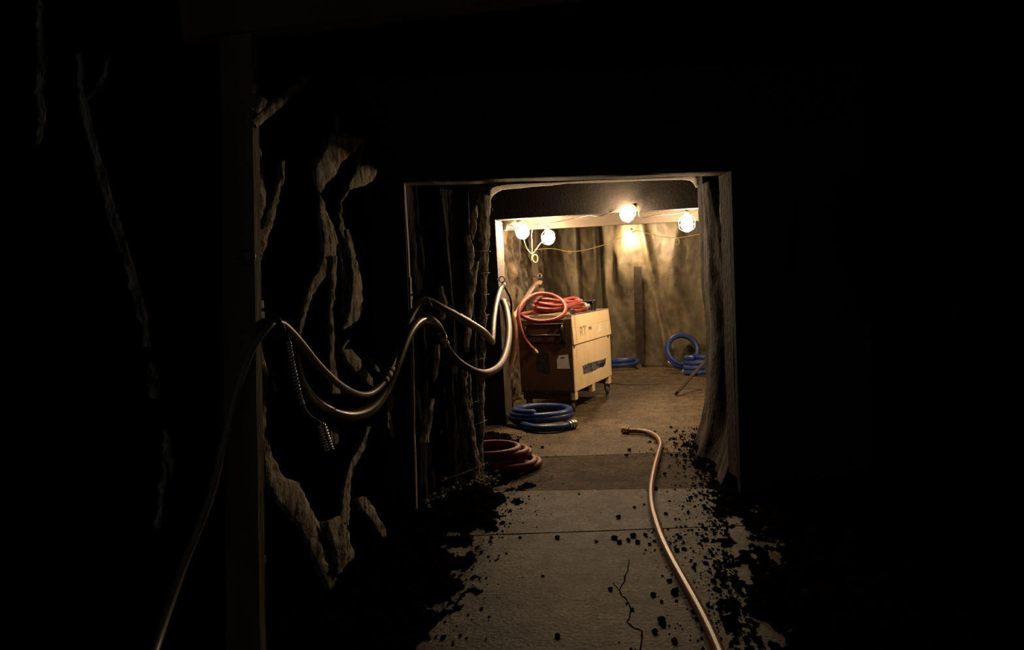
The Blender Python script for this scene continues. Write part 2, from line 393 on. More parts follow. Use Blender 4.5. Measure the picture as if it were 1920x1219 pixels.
# wall materials of the lit room: painted scenic rock
def scenic(name, c1, c2, c3, dk=(.5, .45, .4), hi=.55, st=.6, sc=1.0):
    m = bpy.data.materials.new(name); m.use_nodes = True; nt = m.node_tree; N = nt.nodes; L = nt.links; bs = N['Principled BSDF']
    tc = N.new('ShaderNodeTexCoord'); mp = N.new('ShaderNodeMapping'); mp.inputs['Scale'].default_value = (1, 1, st); L.new(tc.outputs['Object'], mp.inputs[0])
    a = N.new('ShaderNodeTexNoise'); a.inputs['Scale'].default_value = 1.7 * sc; a.inputs['Detail'].default_value = 10; a.inputs['Roughness'].default_value = .6; a.inputs['Distortion'].default_value = .8
    b = N.new('ShaderNodeTexNoise'); b.inputs['Scale'].default_value = 4 * sc; b.inputs['Detail'].default_value = 6; b.inputs['Distortion'].default_value = .5
    L.new(mp.outputs[0], a.inputs['Vector']); L.new(mp.outputs[0], b.inputs['Vector'])
    r = N.new('ShaderNodeValToRGB'); e = r.color_ramp.elements; e[0].position = .33; e[0].color = (*c1, 1); e[1].position = .68; e[1].color = (*c3, 1)
    k = e.new(.5); k.color = (*c2, 1); L.new(a.outputs['Fac'], r.inputs[0])
    r2 = N.new('ShaderNodeValToRGB'); r2.color_ramp.elements[0].position = .32; r2.color_ramp.elements[1].position = hi
    r2.color_ramp.elements[0].color = (*dk, 1); r2.color_ramp.elements[1].color = (1, 1, 1, 1); L.new(b.outputs['Fac'], r2.inputs[0])
    mx = N.new('ShaderNodeMix'); mx.data_type = 'RGBA'; mx.blend_type = 'MULTIPLY'; mx.inputs[0].default_value = 1
    L.new(r.outputs[0], mx.inputs[6]); L.new(r2.outputs[0], mx.inputs[7]); L.new(mx.outputs[2], bs.inputs['Base Color'])
    bs.inputs['Roughness'].default_value = .6; bs.inputs['Specular IOR Level'].default_value = .3
    bp = N.new('ShaderNodeBump'); bp.inputs['Strength'].default_value = .5; bp.inputs['Distance'].default_value = .02; L.new(b.outputs['Fac'], bp.inputs['Height']); L.new(bp.outputs[0], bs.inputs['Normal'])
    return m
SC_BACK = scenic('painted_back_rock', (.050, .041, .024), (.088, .072, .042), (.145, .115, .066))
SC_LEFT = scenic('painted_left_rock', (.022, .014, .009), (.085, .06, .033), (.17, .125, .066), (.14, .1, .07), .62, .7, 1.8)
SC_BAND = mat('brown_painted_band', (.020, .013, .009), .8, col2=(.04, .027, .018), scale=12, bump=.4)
BWA = Vector((-1.62, 13.0, 0)); BWB = Vector((1.6, 11.75, 0))
def bprof(s, z):
    def k(cs, cz, ws, wz): return math.exp(-((s - cs) / ws) ** 2 - ((z - cz) / wz) ** 2)
    # folds seen on the backdrop: s from the left end
    def g(c, w): return math.exp(-((s - c) / w) ** 2)
    lean = .12 * (z - 1)
    o = .07 * g(1.28 - lean * .3, .10) - .06 * g(1.12, .05) + .07 * g(1.55, .22) * max(0, min(1, (z - 1.0) / .7))
    o += .09 * g(2.12 - .16 * (z - 1.0), .07) + .07 * g(2.5 + .1 * math.sin(z * 3), .12) - .05 * g(.72, .05) + .05 * g(.5, .2) - .10 * k(1.40, 1.62, .05, .16) + .08 * k(1.5, 1.55, .09, .25) + .07 * k(2.35, 1.2, .2, .4) - .07 * k(2.12 + .25 * (1.1 - z), .9, .05, .5) + .06 * k(1.28, 1.3, .06, .3)
    return o
sheet_back = sheet('wall_back', [BWA[:2], BWB[:2]], 0, 2.8, 230, 150, .035, SC_BACK, prof=bprof, fu=1.6, fz_=.6, seed=3.1)
sheet_back['kind'] = 'structure'
sheet('wall_left', [(-1.60, 7.74), (-1.62, 9.9), (-1.66, 13.1)], 0, 2.8, 260, 150, .12, SC_LEFT, fu=2.4, fz_=1.3, seed=8.2)['kind'] = 'structure'
sheet('wall_right', [(1.5, 12.0), (1.5, 7.74)], 0, 2.8, 80, 60, .05, SC_BACK, fu=2, fz_=1, seed=18.2)['kind'] = 'structure'
# brown vertical band and top ledger on the backdrop
bpl = ((BWA.x, BWA.y - .10), (BWB.x, BWB.y - .10))
def band(l, name, off=0):
    m = MB(); vs = []; fs = []; pl = ((BWA.x, BWA.y - off), (BWB.x, BWB.y - off))
    for (a, b, c) in l:
        p = at(a, c, pl=pl); q = at(b, c, pl=pl); vs += [p, q, p + Vector((0, .02, 0)), q + Vector((0, .02, 0))]
    n = len(l)
    for i in range(n - 1):
        a = i * 4; fs += [(a, a + 1, a + 5, a + 4), (a + 2, a + 6, a + 7, a + 3), (a, a + 4, a + 6, a + 2), (a + 1, a + 3, a + 7, a + 5)]
    fs += [(0, 2, 3, 1), (4 * n - 4, 4 * n - 3, 4 * n - 1, 4 * n - 2)]
    m.add(vs, fs); return m.build(name, SC_BAND, sheet_back)
band([(1188, 1203, 500), (1189, 1205, 560), (1191, 1206, 610), (1193, 1207, 650), (1194, 1207, 684)], 'brown_batten', .13)
# rear left timber post with hook
pm = MB(); a = at(1008, 600, x=-1.46); pm.box((a.x, a.y, 1.3), (.07, .10, 2.6), bev=.004); 
rp = pm.build('timber_post', OLDWOOD); tag(rp, 'grey timber post in the lit room behind the box, a hook on it', 'post')
POSTY = a.y

# right cladding just behind the near opening
def rprof(s, z):
    L_ = 1.62; u = s / L_
    o = .05 * math.exp(-((u - .33) / .07) ** 2) - .05 * math.exp(-((u - .48) / .06) ** 2) + .04 * math.exp(-((u - .85) / .12) ** 2)
    if z < .6: o += .13 * ((.6 - z) / .6) ** 2
    o += -.02 * math.exp(-((z - 1.0) / .25) ** 2)
    return o
# path runs so that the normal faces the corridor (-x)
rk = sheet('rock_cladding', [(1.06, 6.95), (.72, 6.85), (.575, 6.62), (.70, 5.26)], 0, 2.36, 110, 120, .03, ROCKR, prof=lambda s, z: rprof(s - .55, z), fu=3.0, fz_=.5, seed=41)
tag(rk, 'dark brown fluted rock-look cladding on the right side of the passage', 'rock cladding')
# left cladding with the wire-tied pillar
lk = thing('rock_pillar', 'black torn rock-look cladding tied with wire, left of the passage', 'rock pillar')
LKP = ((-1.5, 4.72), (-1.2, 5.42))
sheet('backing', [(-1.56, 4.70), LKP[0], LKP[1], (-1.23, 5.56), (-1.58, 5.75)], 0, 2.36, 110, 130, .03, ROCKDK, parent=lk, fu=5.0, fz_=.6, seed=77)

def strip(rows, parent, material=CLOTH, x=None, pl=None, bulge=.014, amp=.009, name='torn_strip', thick=.012, step=7, cols=7, rag=2.2, lift=0):
    rr = []
    for r in rows: rr.append(((r[0], r[1]), (r[2], r[3])) if len(r) == 4 else ((r[0], r[2]), (r[1], r[2])))
    R = []
    for i in range(len(rr) - 1):
        (a, b), (c, d) = rr[i], rr[i + 1]; n = max(2, int(max(math.hypot(c[0] - a[0], c[1] - a[1]), math.hypot(d[0] - b[0], d[1] - b[1])) / step))
        for k in range(n):
            t = k / n; R.append(((a[0] + (c[0] - a[0]) * t, a[1] + (c[1] - a[1]) * t), (b[0] + (d[0] - b[0]) * t, b[1] + (d[1] - b[1]) * t)))
    R.append(rr[-1]); vs = []; n = len(R); sd = random.random() * 90
    for i, (a, b) in enumerate(R):
        a = (a[0] + rag * noise.noise(Vector((i * 1.7, sd, 0))), a[1]); b = (b[0] + rag * noise.noise(Vector((i * 1.7, sd, 7))), b[1])
        for k in range(cols + 1):
            u = k / cols; px = a[0] + (b[0] - a[0]) * u; py = a[1] + (b[1] - a[1]) * u
            p = at(px, py, x=x, pl=pl); w = abs(b[0] - a[0]) / 40
            o = min(1, w) * bulge * math.sin(math.pi * u) + amp * noise.fractal(p * 26 + Vector((sd, 0, 0)), 1, 2, 3)
            p = p + Vector((o + lift, 0, 0)); vs.append(p)
    m = MB(); fs = []; T = n * (cols + 1)
    vs2 = [v - Vector((thick, 0, 0)) for v in vs]
    c1 = cols + 1
    for i in range(n - 1):
        for k in range(cols):
            q = i * c1 + k; fs += [(q, q + 1, q + 1 + c1, q + c1), (T + q, T + q + c1, T + q + 1 + c1, T + q + 1)]
        a = i * c1; b = a + cols; fs += [(a, a + c1, a + c1 + T, a + T), (b, b + T, b + c1 + T, b + c1)]
    m.add(vs + vs2, fs); return m.build(name, material, parent, True)

cl = thing('torn_cladding', 'grey torn rock-look cladding hanging on the left wall behind the hoses', 'rock cladding')
ST = [
 [(470, 225, 482, 240), (500, 200, 515, 212), (540, 170, 548, 180), (582, 140, 585, 144)],
 [(478, 215, 490, 222), (488, 180, 500, 190)],
 [(474, 478, 240), (475, 488, 280), (474, 495, 330), (475, 500, 383), (478, 512, 420), (480, 498, 465), (478, 486, 495), (478, 482, 545), (480, 484, 600)],
 [(528, 305, 534, 300), (523, 340, 530, 345), (512, 375, 522, 378), (500, 395, 518, 400), (490, 508, 430)],
 [(630, 634, 215), (627, 640, 245), (612, 684, 262), (604, 284, 664, 286), (590, 310, 642, 302), (586, 325, 627, 330), (592, 612, 345), (596, 358, 600, 362)],
 [(682, 685, 265), (676, 679, 290), (668, 672, 320), (650, 356, 354), (640, 642, 380), (638, 640, 400)][:0] or [(682, 685, 265), (676, 679, 290), (668, 672, 320), (652, 657, 354), (640, 643, 380), (638, 641, 400)],
 [(596, 600, 365), (597, 606, 380), (600, 618, 408), (603, 632, 440), (606, 631, 470), (600, 495, 628, 500), (594, 510, 618, 515), (582, 530, 602, 528), (572, 584, 560), (562, 570, 610), (560, 564, 635)],
 [(622, 632, 480), (622, 630, 530), (619, 625, 580), (617, 626, 640), (618, 632, 700), (620, 640, 738)],
 [(638, 640, 398), (636, 650, 440), (637, 654, 480), (642, 654, 520), (646, 651, 545), (644, 648, 590)],
 [(648, 654, 430), (655, 665, 470), (660, 672, 500), (658, 680, 540), (655, 678, 578), (648, 605, 672, 600), (642, 618, 652, 615)],
 [(650, 640, 656, 636), (640, 645, 655)],
 [(690, 303, 708, 318), (675, 310, 706, 330), (665, 325, 700, 338), (655, 345, 685, 348), (648, 357, 656, 356)],
 [(640, 660, 655), (650, 680, 680), (670, 700, 695, 705), (690, 720, 700, 725)],
 [(695, 672, 700, 670), (705, 695, 712, 698)],
 [(733, 715, 750, 718), (735, 745, 742), (725, 732, 775), (726, 738, 800), (735, 739, 820)],
 [(690, 696, 800), (675, 840, 682, 845), (655, 870, 664, 875), (648, 900, 658, 905), (640, 655, 940), (636, 975, 654, 985)],
 [(617, 636, 800), (618, 634, 832)],
 [(490, 500, 820), (493, 860, 510, 850), (496, 905, 532, 895), (510, 935, 560, 905), (540, 965, 580, 945), (565, 995, 596, 980), (580, 1030, 615, 1025), (598, 1075, 632, 1065), (618, 1115, 644, 1105), (632, 1142, 640, 1135)],
 [(605, 980, 640, 965), (620, 1010, 650, 985), (625, 1035, 665, 1045), (630, 1060, 655, 1055), (635, 1075, 640, 1072)],
 [(668, 935, 685, 930), (675, 955, 695, 945), (690, 970, 705, 955), (705, 990, 718, 985), (715, 1005, 725, 1000), (726, 730, 1018)],
 [(485, 488, 1015), (486, 1045, 498, 1050), (488, 492, 1070)],
 [(482, 488, 650), (482, 700, 505, 710), (484, 740, 500, 750), (486, 800, 498, 790), (488, 830, 496, 820)],
 [(508, 700, 512, 702), (516, 733, 521, 735)],
]
for i, r in enumerate(ST): strip(r, cl, x={0: -1.27, 1: -1.27, 3: -1.44, 4: -1.41, 5: -1.41, 11: -1.42}.get(i, -1.50 + .03 * math.sin(i * 2.1)))
cl2 = thing('torn_cladding', 'faint rock-look ridge on the near left wall, left of the dark timber post', 'rock cladding')
for r in [
 [(160, 185, 164, 190), (180, 165, 186, 168), (196, 140, 202, 142), (204, 100, 208, 102)],
 [(148, 152, 100), (154, 163, 190), (170, 180, 260), (186, 197, 320), (203, 216, 390), (222, 236, 448), (243, 254, 508), (258, 269, 570), (268, 280, 605), (275, 284, 650)],
 [(284, 291, 680), (281, 302, 720), (285, 300, 748)],
 [(312, 317, 805), (309, 325, 850), (311, 325, 890), (303, 314, 908), (297, 305, 990)],
 [(75, 81, 0), (76, 85, 120), (76, 83, 200), (75, 77, 270)],
]: strip(r, cl2, x=-1.54)
for r in [
 [(905, 919, 347), (897, 919, 370), (900, 917, 400), (898, 916, 450), (900, 913, 480), (901, 912, 520), (903, 910, 560), (900, 910, 600), (900, 908, 640), (898, 906, 690), (897, 905, 760), (900, 906, 800), (898, 904, 850), (897, 906, 905)],
 [(891, 378, 893, 380), (903, 350, 907, 350)],
 [(872, 878, 440), (876, 888, 470), (876, 885, 500), (880, 886, 530)],
 [(888, 895, 490), (882, 893, 525), (872, 885, 560), (870, 881, 620), (869, 876, 660)],
 [(866, 873, 690), (868, 875, 740), (872, 883, 770), (880, 890, 820), (888, 896, 860), (892, 901, 900)],
 [(876, 880, 700), (880, 884, 770), (886, 889, 830)],
 [(886, 893, 385), (882, 892, 420), (880, 886, 450)],
]: strip(r, lk, pl=((LKP[0][0] + .03, LKP[0][1]), (LKP[1][0] + .03, LKP[1][1])), bulge=.02, lift=.01)
for r in [
 [(822, 540, 828, 535), (824, 560, 838, 570), (824, 832, 600)],
 [(815, 650, 823, 640), (812, 820, 690), (810, 815, 715)],
 [(797, 812, 748), (795, 808, 790), (785, 800, 830)],
]: strip(r, lk, pl=((LKP[0][0] + .03, LKP[0][1]), (LKP[1][0] + .03, LKP[1][1])), bulge=.02, lift=.01)
for (a, b, c, d) in [(903, 350, 918, 354), (902, 392, 918, 397), (864, 474, 914, 472), (868, 516, 913, 512), (880, 556, 912, 552), (882, 597, 911, 590), (818, 684, 831, 681), (866, 757, 891, 750), (798, 772, 816, 768), (866, 800, 908, 786), (805, 815, 822, 807), (806, 904, 909, 866), (880, 936, 908, 904), (872, 677, 905, 670)]:
    p = at(a, b, pl=LKP) + Vector((.05, -.02, 0)); q = at(c, d, pl=LKP) + Vector((.03, -.025, 0)); mid = (p + q) / 2 + Vector((.02, -.01, .004))
    MB().tube(spline([p, mid, q], 5), 0.0012, 5).build('tie_wire', WIRE, lk, True)
rb = MB()
for i in range(260):
    t = random.random(); p = Vector((-1.5, 4.75, 0)).lerp(Vector((-1.15, 5.45, 0)), t) + Vector((random.gauss(0, .05) + .02, random.gauss(0, .05), abs(random.gauss(.03, .035))))
    rb.lump(p, random.uniform(.006, .02), .8)
tag(rb.build('rubble', CLOTH, lk), kind='stuff')

# right wall faint ridges
cr = thing('torn_cladding', 'nearly black rock-look ridges on the right wall', 'rock cladding')
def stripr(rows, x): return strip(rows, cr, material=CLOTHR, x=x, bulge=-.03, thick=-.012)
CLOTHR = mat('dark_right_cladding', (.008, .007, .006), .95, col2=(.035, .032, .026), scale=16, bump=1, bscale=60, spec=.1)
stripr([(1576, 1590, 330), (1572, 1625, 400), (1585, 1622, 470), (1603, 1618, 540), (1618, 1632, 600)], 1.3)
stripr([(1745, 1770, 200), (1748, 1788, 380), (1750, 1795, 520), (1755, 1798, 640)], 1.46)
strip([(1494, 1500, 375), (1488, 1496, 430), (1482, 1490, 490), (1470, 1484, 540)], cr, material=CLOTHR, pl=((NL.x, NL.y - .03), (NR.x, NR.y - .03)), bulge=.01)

# plaster soffit lip behind the near lintel
m = MB(); vs = []; fs = []
cols = [(916, 353, 372), (922, 349, 363), (930, 346, 357), (940, 344, 352), (955, 343, 350), (975, 342, 348), (1000, 341, 345.5), (1030, 340, 343), (1060, 338.5, 340.5), (1120, 336, 338), (1200, 333.5, 335), (1280, 330, 332), (1296, 329, 334), (1303, 329, 340), (1309, 329, 350)]
NS = 6
for (px, ya, yb) in cols:
    for k in range(NS + 1):
        t = k / NS; p = at(px, ya - 4 + (yb - ya + 4) * t, pl=((NL.x, NL.y + .25 + 1.2 * t), (NR.x, NR.y + .25 + 1.2 * t)))
        p += Vector((0, 0, .006 * noise.noise(p * 20))); vs.append(p)
for i in range(len(cols) - 1):
    for k in range(NS):
        a = i * (NS + 1) + k; fs.append((a, a + 1, a + NS + 2, a + NS + 1))
m.add(vs, fs); so = m.build('plaster_soffit', PLASTER, None, True); sm = so.modifiers.new('t', 'SOLIDIFY'); sm.thickness = .02; sm.offset = 1
tag(so, 'pale rough plaster lip curving under the timber lintel', 'plaster lip')
# ragged plaster at the lit corner
pa = MB(); P = [(941, 411), (962, 411), (972, 420), (962, 427), (958, 424), (952, 431), (944, 431), (939, 425)]
c = at(952, 420, y=8.3); rim = [at(a + random.uniform(-1, 1), b, y=8.2 + .15 * random.random()) for a, b in P]; n = len(rim)
vs = [c + Vector((.0, -.05, 0))] + rim + [r + Vector((-.03, .12, 0)) for r in rim]
fs = [(0, 1 + i, 1 + (i + 1) % n) for i in range(n)] + [(1 + i, 1 + n + i, 1 + n + (i + 1) % n, 1 + (i + 1) % n) for i in range(n)]
pa.add(vs, fs); tag(pa.build('plaster_patch', PLASTER, None, True), 'ragged plaster patch in the lit upper corner of the far opening', 'plaster')

# ------------------------------------------------------------------ near timber post and ceiling beam
pm = MB(); b0 = at(425, 1219, y=2.5); b0 = Vector((-1.50, 2.5, 0))
t0 = at(413, 100, y=2.5); t1 = at(474, 240, y=2.5); l1 = at(424, 1100, y=2.5); r1 = at(486, 1100, y=2.5)
def ln(p, q, z): t = (z - p.z) / (q.z - p.z); return p.x + (q.x - p.x) * t
segs = 30; vs = []; fs = []; tp = 2.42
for i in range(segs + 1):
    z = tp * i / segs; xl = ln(l1, t0, z); xr = ln(r1, t1, z) + .003 * noise.noise(Vector((z * 4, 0, 0)))
    vs += [(xl, 2.5, z), (xr, 2.5, z), (xr - .0, 2.545, z), (xl, 2.545, z)]
for i in range(segs):
    q = 4 * i
    for k in range(4): fs.append((q + k, q + (k + 1) % 4, q + 4 + (k + 1) % 4, q + 4 + k))
fs += [(0, 3, 2, 1), (segs * 4, segs * 4 + 1, segs * 4 + 2, segs * 4 + 3)]
pm.add(vs, fs); tag(pm.build('timber_post', POSTWOOD), 'dark rough timber post nearest the camera on the left, carrying the first hook', 'post')
bm_ = MB(); bm_.beam((-1.55, 2.53, 2.50), (1.5, 2.53, 2.50), .09, .15); tag(bm_.build('timber_beam', OLDWOOD), 'dark timber beam crossing under the black ceiling at the top', 'timber beam')

# ------------------------------------------------------------------ lamps
def torus(c, axis, R, r, n=20, m_=6):
    ax = Vector(axis).normalized(); u = ax.orthogonal().normalized(); w = ax.cross(u); c = Vector(c)
    return MB().tube([c + (u * math.cos(2 * math.pi * k / n) + w * math.sin(2 * math.pi * k / n)) * R for k in range(n)], r, m_, closed=True)
def lamp(px, py, y, label, axis=(0, 0, 1), R=.062, gm=None):
    c = at(px, py, y=y); ax = Vector(axis).normalized()
    t = thing('work_lamp', label, 'lamp', c, 'string of caged work lamps')
    prof = [(.012, R * 1.5), (.018, R * 1.15), (R * .7, R * .72), (R * .96, R * .28), (R, 0), (R * .9, -R * .42), (R * .62, -R * .78), (R * .25, -R * .97), (.001, -R)]
    g = MB(); g.lathe(prof, c, ax, 20); g.build('bulb', gm or GLOW, t, True, loc=c)
    s = MB(); s.lathe([(.014, R * 1.4), (.024, R * 1.45), (.026, R * 2.1), (.016, R * 2.35), (.006, R * 2.5)], c, ax, 14); s.build('socket', YELLOW, t, True, loc=c)
    u = ax.orthogonal().normalized(); w = ax.cross(u); G = R * 1.3
    for k in range(6):
        a = math.pi * 2 * k / 6; d = u * math.cos(a) + w * math.sin(a)
        MB().tube(spline([c + ax * R * 1.6 + d * .025, c + ax * R * .9 + d * G * .95, c + d * G, c - ax * R * .7 + d * G * .85, c - ax * R * 1.25 + d * .01], 4), .0018, 5).build('guard_wire', CAGE, t, True, loc=c)
    h = torus(c, ax, G, .0018); h.build('guard_ring', CAGE, t, True, loc=c)
    return c, ax * R * 2.5
lamps = {}
lamps['A'] = lamp(980, 436, 8.42, 'caged work lamp at the upper left corner, leftmost of the lit lamps', (-.3, 0, 1))
lamps['B'] = lamp(1028, 447, 8.62, 'caged work lamp hanging second from the left over the hose coil', (-.1, .2, 1))
lamps['C'] = lamp(1176, 403, 7.56, 'caged work lamp highest of all, against the dark header of the opening', (.5, .2, .6), R=.058, gm=GLOWS)
lamps['D'] = lamp(1180, 446, 12.05, 'caged work lamp lighting the back rock wall, below the highest lamp', (.3, 0, 1))
lamps['E'] = lamp(1288, 421, 8.45, 'caged work lamp rightmost in the string, beside the dark rock cladding', (0, 0, 1), R=.068)
def top(k): return lamps[k][0] + lamps[k][1]
# cords
c1 = MB()
c1.tube(spline([at(954, 414, y=8.3), at(958, 421, y=8.35), top('A')], 5), .004, 6)
c1.tube(spline([top('A'), at(1000, 421, y=8.4), at(1040, 417, y=8.35), at(1080, 409, y=8.2), at(1105, 404, y=7.95), at(1130, 404, y=7.7), top('C'), at(1200, 407, y=7.7), at(1235, 403, y=8.0), at(1262, 401, y=8.25), at(1282, 397, y=8.4), top('E')], 6), .0045, 6)
c1.tube(spline([top('E'), at(1298, 402, y=8.45), at(1306, 396, y=8.45), at(1330, 390, y=8.45), at(1360, 392, y=8.4)], 5), .004, 6)
tag(c1.build('lamp_cord', CORD, None, True), 'dark lamp cord strung along the header between the front lamps', 'cord')
c2 = MB()
c2.tube(spline([lamps['A'][0] + Vector((.01, 0, -.08)), at(986, 462, y=8.45), at(990, 469, y=8.5), at(998, 476, y=8.5), at(1005, 468, y=8.52), at(1012, 458, y=8.55), at(1020, 447, y=8.6), top('B'), at(1027, 427, y=8.7)], 6), .005, 6)
c2.tube(spline([at(1000, 425, y=8.5), at(997, 440, y=8.5), at(998, 476, y=8.5), at(996, 490, y=8.5)], 4), .004, 6)
p0 = at(1002, 485, y=8.5)
c2.tube([p0 + Vector((.03 * math.cos(a / 20 * 2 * math.pi) + .01, 0, .045 * math.sin(a / 20 * 2 * math.pi))) for a in range(20)], .0045, 6, closed=True)
tag(c2.build('lamp_cord', YELLOW, None, True), 'yellow cord looped and knotted below the two left lamps', 'cord')
c3 = MB()
Y3 = 11.3
c3.tube(spline([Vector((-1.44, POSTY, 1.95)), at(1035, 466, y=Y3), at(1062, 471, y=Y3), at(1090, 470, y=Y3), at(1130, 460, y=Y3), at(1160, 448, y=Y3), at(1190, 433, y=Y3), at(1212, 437, y=Y3), at(1235, 443, y=Y3), at(1268, 446, y=Y3), at(1295, 442, y=Y3), at(1340, 434, y=Y3), Vector((1.49, Y3, at(1360, 425, y=Y3).z))], 6), .005, 6)
c3.tube(spline([at(1190, 433, y=Y3), at(1186, 437, y=Y3 + .1), top('D')], 4), .005, 6)
for px, rx, rz in ((1068, .02, .02), (1269, .035, .05)):
    p0 = at(px, 453 if px > 1200 else 473, y=Y3)
    c3.tube([p0 + Vector((rx * math.cos(a / 16 * 2 * math.pi), .01 * math.sin(a), rz * math.sin(a / 16 * 2 * math.pi))) for a in range(16)], .005, 6, closed=True)
tag(c3.build('lamp_cord', YELLOW, None, True), 'thin yellow cord with tied loops strung across the back of the lit room', 'cord')
hk = MB(); p0 = at(1289, 397, y=8.45); hk.tube(spline([p0 + Vector((0, 0, .05)), p0, p0 + Vector((.02, 0, -.04)), p0 + Vector((.035, 0, -.01))], 4), .005, 6)
tag(hk.build('cable_clip', RED, None, True), 'small red clip holding the cord above the rightmost lamp', 'clip')

# ------------------------------------------------------------------ hooks
def hook(px, py, x, label, R=.028, m=DKMETAL):
    c = at(px, py, x=x); t = thing('eye_hook', label, 'hook', c)
    MB().tube([c + Vector((-.14, 0, 0)), c + Vector((-R, 0, 0))], .005, 8).build('shank', m, t, True, loc=c)
    torus(c, (.3, -1, 0), R, .005).build('ring', m, t, True, loc=c)
    return c
h0 = at(463, 482, y=2.49); t = thing('eye_hook', 'black ring hook screwed into the near post above the hose', 'hook', h0)
torus(h0, (.1, -1, .1), .027, .006).build('ring', DKMETAL, t, True, loc=h0); MB().tube([h0 + Vector((-.055, 0.02, -.004)), h0 + Vector((-.026, 0, 0))], .005).build('shank', DKMETAL, t, True, loc=h0)
def holder(px, py, y, label, sx=-.08):
    c = at(px, py, y=y); t = thing('hose_hook', label, 'hook', c)
    MB().tube(spline([c + Vector((sx, .0, .05)), c + Vector((-.03, 0, .045)), c + Vector((.0, 0, .02)), c + Vector((.03, 0, -.02)), c + Vector((.02, 0, -.05)), c + Vector((-.02, 0, -.055))], 5), .006, 8).build('hook_arm', DKMETAL, t, True, loc=c)
    b = MB(); b.box(c + Vector((sx, 0, .05)), (.012, .05, .07), bev=.002); b.build('plate', RUBBER, t, loc=c)
    torus(c + Vector((0, 0, .0)), (.3, 1, 0), .022, .006, 20, 8).build('strap', RUBBER, t, True, loc=c)
    return c
holder(517, 604, 2.62, 'dark hook and strap holding the hoses on the near post', -.06)
holder(799, 566, 4.62, 'dark hook and strap holding the hoses at the black partition edge', -.1)
def eye(px, py, y, label, m=DKMETAL):
    c = at(px, py, y=y); t = thing('eye_hook', label, 'hook', c)
    torus(c, (.4, -1, 0), .03, .006).build('ring', m, t, True, loc=c)
    MB().tube([c + Vector((-.03, 0, 0)), c + Vector((-.09, .0, 0))], .006).build('shank', m, t, True, loc=c)
    MB().tube([c + Vector((0, 0, -.03)), c + Vector((.02, 0, -.09))], .009, 8).build('strap', RUBBER, t, True, loc=c)
eye(941, 524, 7.62, 'iron ring hook on the lit jamb of the far opening')
eye(1012, 517, POSTY - .08, 'pale ring hook on the post in the lit room', METAL)

# ------------------------------------------------------------------ hanging hoses
def hose(name, label, path, r, m, fit=(), k=9, cat='hose', n=12, group=None, fr=1.35):
    pts = spline([at(p[0], p[1], y=p[2]) for p in path], k)
    t = thing(name, label, cat, pts[0], group)
    MB().tube(pts, r, n).build('tube', m, t, True, loc=pts[0])
    return t, pts
def coupling(t, p, q, r, m=METAL, name='coupling'):
    p = Vector(p); q = Vector(q); d = q - p; L = d.length
    b = MB(); b.lathe([(r * 1.0, 0), (r * 1.45, 0), (r * 1.45, L * .18), (r * 1.1, L * .2), (r * 1.1, L * .38), (r * 1.6, L * .4), (r * 1.6, L * .6), (r * 1.1, L * .62), (r * 1.1, L * .8), (r * 1.45, L * .82), (r * 1.45, L), (r * 1.0, L)], p, d, 14)
    return b.build(name, m, t, loc=t.location)
t, P1 = hose('hanging_hose', 'slim pale hose running from the floor at left over the hooks in long swags',
    [(270, 1290, 1.75), (300, 1190, 1.95), (345, 1060, 2.15), (392, 940, 2.28), (415, 850, 2.36), (438, 755, 2.42), (462, 680, 2.46), (483, 638, 2.5), (505, 612, 2.56), (518, 605, 2.62), (535, 612, 2.7), (565, 645, 2.85), (600, 688, 3.05), (640, 724, 3.3), (675, 740, 3.55), (700, 735, 3.75), (722, 712, 3.92), (737, 680, 4.05), (757, 625, 4.3), (775, 585, 4.48), (797, 564, 4.62), (830, 578, 4.75), (875, 603, 5.0), (905, 622, 5.25), (919, 637, 5.5), (922, 641, 5.6)],
    lambda t: .013 + .011 * max(0, min(1, (t - .68) / .2)) + .004 * max(0, min(1, (t - .33) / .1)), GREYHOSE)
a1 = MB(); a1.tube(spline([at(p[0], p[1], y=p[2]) for p in [(919, 638, 5.55), (922, 641, 5.6), (924, 622, 5.85), (926, 596, 6.3), (931, 566, 6.9), (938, 543, 7.45), (945, 534, 7.6)]], 9), .024, 12); a1.build('tube', CLEARHOSE, t, True, loc=t.location)['label'] = 'pinkish length rising to the far hook'
coupling(t, at(720, 714, y=3.91), at(733, 690, y=4.01), .018)
t, P2 = hose('hanging_hose', 'thick hose hanging in deep swags, amber near the post, cream at the far end',
    [(545, 652, 2.85), (552, 700, 2.95), (572, 742, 3.1), (605, 768, 3.3), (650, 782, 3.5), (690, 770, 3.72), (718, 735, 3.92), (740, 685, 4.08), (762, 630, 4.3), (782, 604, 4.5), (802, 600, 4.68), (818, 612, 4.82), (828, 630, 4.9)], .037, AMBER)
a0 = MB(); pts = spline([at(p[0], p[1], y=p[2]) for p in [(828, 632, 4.9), (838, 652, 4.93), (860, 678, 5.0), (890, 696, 5.15), (915, 699, 5.35), (938, 684, 5.7), (950, 655, 6.2), (954, 620, 6.7), (950, 585, 7.2), (943, 565, 7.5)]], 9)
a0.tube(pts, lambda u: .021 + .012 * min(1, u * 1.2), 12); a0.build('tube', CLEARHOSE, t, True, loc=t.location)['label'] = 'cream glossy far length'
coupling(t, at(822, 619, y=4.85), at(835, 647, y=4.92), .022)
t, P3 = hose('hanging_hose', 'brown hose loop hanging behind the cream hose at the far jamb',
    [(945, 566, 7.8), (955, 580, 7.95), (962, 605, 8.0), (965, 635, 8.05), (962, 665, 8.08), (955, 690, 8.1), (948, 712, 8.1)], .034, BROWNHOSE)
t, P4 = hose('hanging_strap', 'dark strap looping from the ring hook on the far jamb',
    [(944, 534, 7.62), (950, 545, 7.72), (957, 560, 7.8), (959, 580, 7.85), (956, 600, 7.9)], .012, RUBBER, cat='strap')
